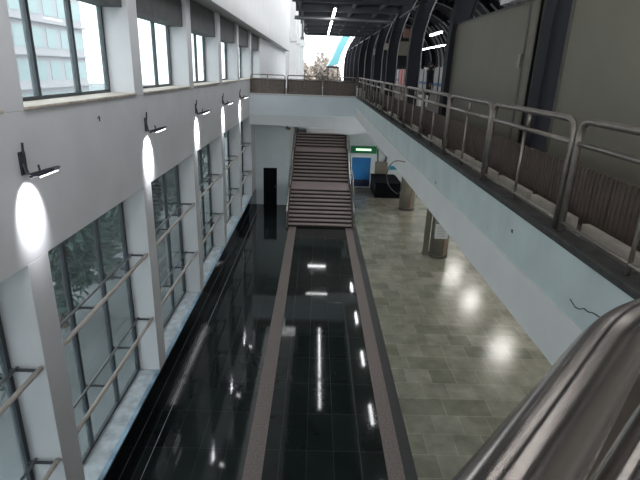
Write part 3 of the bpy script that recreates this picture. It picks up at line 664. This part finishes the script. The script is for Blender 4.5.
# person on the platform
def person(loc):
    t = thing('person', 'person in dark clothes standing on the platform beside the wide navy rib', 'person', loc)
    me = bpy.data.meshes.new('body')
    V = [(0, 0, 0.88), (0, 0, 1.05), (0, 0, 1.25), (0, 0, 1.36), (0, 0.0, 1.43), (0, -0.01, 1.54),
         (0.09, 0, 0.84), (0.10, 0, 0.45), (0.10, 0.02, 0.07), (0.11, -0.13, 0.03), (-0.09, 0, 0.84), (-0.10, 0.01, 0.45), (-0.11, 0.03, 0.07), (-0.12, -0.12, 0.03),
         (0.17, 0, 1.32), (0.23, 0.0, 1.06), (0.22, -0.07, 0.83), (0.22, -0.09, 0.75), (-0.17, 0, 1.32), (-0.23, 0.0, 1.06), (-0.2, -0.09, 0.86), (-0.19, -0.12, 0.79)]
    E = [(0,1),(1,2),(2,3),(3,4),(4,5),(0,6),(6,7),(7,8),(8,9),(0,10),(10,11),(11,12),(12,13),(3,14),(14,15),(15,16),(16,17),(3,18),(18,19),(19,20),(20,21)]
    R_ = [.15,.135,.16,.11,.055,.09,.095,.06,.045,.035,.095,.06,.045,.035,.065,.045,.032,.03,.065,.045,.032,.03]
    me.from_pydata(V, E, []); o = bpy.data.objects.new('body', me); COL.objects.link(o); o.parent = t
    md = o.modifiers.new('skin', 'SKIN'); sb = o.modifiers.new('sub', 'SUBSURF'); sb.levels = 1; sb.render_levels = 2
    for v, r_ in zip(me.skin_vertices[0].data, R_): v.radius = (r_, r_)
    me.skin_vertices[0].data[0].use_root = True
    me.materials.append(M['cloth'])
    bm = bmesh.new(); bmesh.ops.create_uvsphere(bm, u_segments=16, v_segments=12, radius=0.1)
    for v in bm.verts: v.co = Vector((v.co.x*0.8, v.co.y*0.95, v.co.z*1.18 + 1.56))
    bm.faces.ensure_lookup_table()
    r = bmesh.ops.create_cone(bm, segments=6, radius1=0.016, radius2=0.004, depth=0.04, cap_ends=True)
    for v in r['verts']: v.co = Vector((v.co.x, v.co.z-0.105, v.co.y+1.55))
    me2 = bpy.data.meshes.new('head'); bm.to_mesh(me2); bm.free(); me2.materials.append(M['skin'])
    ho = bpy.data.objects.new('head', me2); COL.objects.link(ho); ho.parent = t
    bm = bmesh.new(); bmesh.ops.create_uvsphere(bm, u_segments=16, v_segments=12, radius=0.107)
    for v in bm.verts: v.co = Vector((v.co.x*0.86, v.co.y*0.98+0.012, max(v.co.z*1.18, -0.02 if v.co.y < 0 else -0.08)+1.575))
    me3 = bpy.data.meshes.new('hair'); bm.to_mesh(me3); bm.free(); me3.materials.append(M['hair'])
    h_ = bpy.data.objects.new('hair', me3); COL.objects.link(h_); h_.parent = ho
    for sx in (1, -1):
        mb = MB()
        hx = 0.22 if sx > 0 else -0.19; hy = -0.10 if sx > 0 else -0.13; hz = 0.73 if sx > 0 else 0.77
        mb.box(hx-0.012, hx+0.012, hy-0.035, hy+0.035, hz-0.05, hz+0.03)
        for q, ln in enumerate((0.06, 0.07, 0.075, 0.06)): mb.tube([(hx, hy-0.028+q*0.018, hz-0.045), (hx-sx*0.01, hy-0.028+q*0.018, hz-0.05-ln)], 0.0075, 6)
        mb.tube([(hx, hy-0.035, hz), (hx-sx*0.01, hy-0.06, hz-0.05)], 0.009, 6)
        mb.build('hand', M['skin'], t)
    t.scale = (1.02,)*3
    return t
pp = person((5.05, 23.0, GF)); pp.rotation_euler = (0, 0, 0.9)

# ================================================================== BEYOND
def blob_tree(x, y, z, h, r_, leaf, label, group, seed, nblob=44, trunk='bark'):
    rnd = random.Random(seed)
    t = thing('tree', label, 'tree', (x, y, z), group)
    mb = MB(); mb.tube([(0, 0, 0), (0.1, 0, h*0.35), (0, 0.1, h*0.7)], [r_*0.09, r_*0.06, r_*0.03], 8)
    for k in range(6):
        a = rnd.uniform(0, 6.28); mb.tube([(0.08, 0, h*0.35+k*h*0.05), (math.cos(a)*r_*0.6, math.sin(a)*r_*0.6, h*0.55+k*h*0.06)], [r_*0.04, r_*0.015], 6)
    mb.build('trunk', M[trunk], t)
    cm = MB()
    for k in range(nblob*90):
        u_ = rnd.gauss(0, 1); v_ = rnd.gauss(0, 1); w_ = rnd.gauss(0, 1); l = math.sqrt(u_*u_+v_*v_+w_*w_)+1e-6
        rr = r_*(rnd.random()**0.45)*(1+0.25*math.sin(5*u_/l+3*w_/l+seed)); p = Vector((u_/l*rr, v_/l*rr, h*0.6+w_/l*rr*0.95))
        if p.z < h*0.12: continue
        s_ = r_*rnd.uniform(0.04, 0.09)
        q = Matrix.Rotation(rnd.uniform(0, 6.28), 3, Vector((u_, w_, v_)).normalized())
        a_, b_, c_, d_ = (p + q @ Vector(o_)*s_ for o_ in ((-1, 0, 0), (0, -0.55, 0.1), (1.2, 0, 0), (0, 0.55, 0.1)))
        n0 = len(cm.v); cm.v += [tuple(a_), tuple(b_), tuple(c_), tuple(d_)]; cm.f.append((n0, n0+1, n0+2, n0+3)); cm.m.append(0)
    me = bpy.data.meshes.new('foliage'); me.from_pydata(cm.v, [], cm.f); me.materials.append(M[leaf])
    o = bpy.data.objects.new('foliage', me); COL.objects.link(o); o.parent = t
    return t
for k, (x, y, h, r_) in enumerate(((-7.6, 13.2, 4.3, 1.8), (-7.9, 17.4, 4.6, 1.9), (-7.6, 22.0, 4.4, 1.9), (-8.2, 27.5, 5.0, 2.2), (-8.6, 34, 5.4, 2.4), (-7.6, 9.3, 3.9, 1.7))):
    blob_tree(x, y, -0.4, h, r_, 'leaf', 'dusty green tree outside the lower windows, %s' % ['seen through the nearest full window', 'behind the second window', 'behind the third window', 'farther along the street', 'farthest along the street', 'closest, left of the frame'][k], 'trees outside the windows', 10+k)
for k, (x, y, h, r_) in enumerate(((-4.0, 104, 9.3, 4.2), (1.5, 122, 10.6, 5.2))):
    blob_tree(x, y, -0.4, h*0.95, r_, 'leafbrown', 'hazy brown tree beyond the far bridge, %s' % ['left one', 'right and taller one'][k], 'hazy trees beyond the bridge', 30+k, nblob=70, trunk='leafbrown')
# building opposite
def block(x, y0, y1, h, label, seed, rows, cols):
    rnd = random.Random(seed)
    t = thing('building', label, 'building', (x, (y0+y1)/2, -0.4), 'buildings across the street'); of = (x, (y0+y1)/2, -0.4)
    MB().box(x-8, x, y0, y1, -0.4, h).build('wall', M['facade'], t, off=of)
    ww = (y1-y0)/cols; hh = h/rows
    for r_ in range(rows):
        for c_ in range(cols):
            ya = y0+ww*c_+ww*0.14; za = hh*r_+hh*0.22
            MB().box(x-0.02, x+0.06, ya, ya+ww*0.72, za, za+hh*0.6).build('window', M['facadeglass'], t, off=of)
    for r_ in range(1, rows): MB().box(x, x+0.7, y0, y1, hh*r_-0.12, hh*r_+0.12).build('balcony_slab', M['facade'], t, off=of)
block(-34, -2, 30, 17, 'pale glass fronted building outside the nearest upper window', 1, 5, 6)
block(-30, 32, 48, 12, 'lower pale building along the street outside', 2, 3, 6)
block(-36, 50, 80, 16, 'far pale building down the street', 3, 4, 8)
# cyan roof sheet and dark canopy beyond the shed mouth
t = thing('cyan_canopy', 'bright cyan curved roof sheet beside the sky opening', 'canopy', (3, 65, GF)); of = (3, 65, GF)
prof = [(3.2, 10.9), (2.75, 10.3), (2.3, 9.4), (1.9, 8.5), (1.55, 7.9), (0.9, 7.75), (1.7, 8.8), (2.3, 10.0), (2.9, 10.9)]
MB().prism([(4.13, 11.82), (3.45, 10.66), (2.79, 9.15), (2.48, 8.02), (1.15, 7.81), (1.75, 8.77), (2.42, 10.42), (3.14, 11.68)], 64, 72, 'y').build('sheet', M['cyan'], t, off=of)
MB().box(1.1, 2.6, 63.8, 72, 7.60, 7.80).build('eave', M['navy'], t, off=of)
for q in (1.2, 2.4): MB().box(q, q+0.12, 64, 64.12, -0.4, 7.62).build('post', M['bracket'], t, off=of)

# ================================================================== NEAR HANDRAIL
t = thing('handrail', 'thick polished stainless steel handrail crossing the lower right corner', 'handrail', (0.228, 0.349, 7.037)); of = (0.228, 0.349, 7.037)
A = [(-0.1058, -0.028, 7.077), (0.0165, 0.1064, 7.0666), (0.1387, 0.2408, 7.0562), (0.2151, 0.3248, 7.0497), (0.2915, 0.4088, 7.0432), (0.3261, 0.4404, 7.0443), (0.3616, 0.4663, 7.0442), (0.4105, 0.4918, 7.0435), (0.4791, 0.5166, 7.0415), (0.6047, 0.5454, 7.0386)]
along_uv(MB().tube(smooth_path(A), 0.0300, 32).build('top_tube', M['railsteel'], t, off=of, smooth=True), 32)
B = [(-0.0151, 0.0446, 7.004), (0.1639, 0.2114, 7.0039), (0.2534, 0.2948, 7.0039), (0.3428, 0.3782, 7.0039), (0.426, 0.4424, 7.0092), (0.5217, 0.4858, 7.0163), (0.6457, 0.5222, 7.0047)]
along_uv(MB().tube(smooth_path(B), 0.021, 20).build('lower_tube', M['railsteel'], t, off=of, smooth=True), 20)
for p, q in ((A[9], (A[9][0], A[9][1], A[9][2]-0.08)), (A[0], (A[0][0], A[0][1], A[0][2]-0.08))):
    MB().tube([(p[0], p[1], p[2]-0.02), (q[0], q[1], q[2]), (q[0], q[1], 6.05)], 0.012, 12).build('post', M['railsteel'], t, off=of, smooth=True)
struct(MB().prism([(0.755, 0.0), (0.755, 1.236), (1.395, 1.914), (1.757, 2.181), (1.86, 2.181), (1.86, 0.0)], 5.9, 6.05, 'z').build('floor', M['darkdeck']))
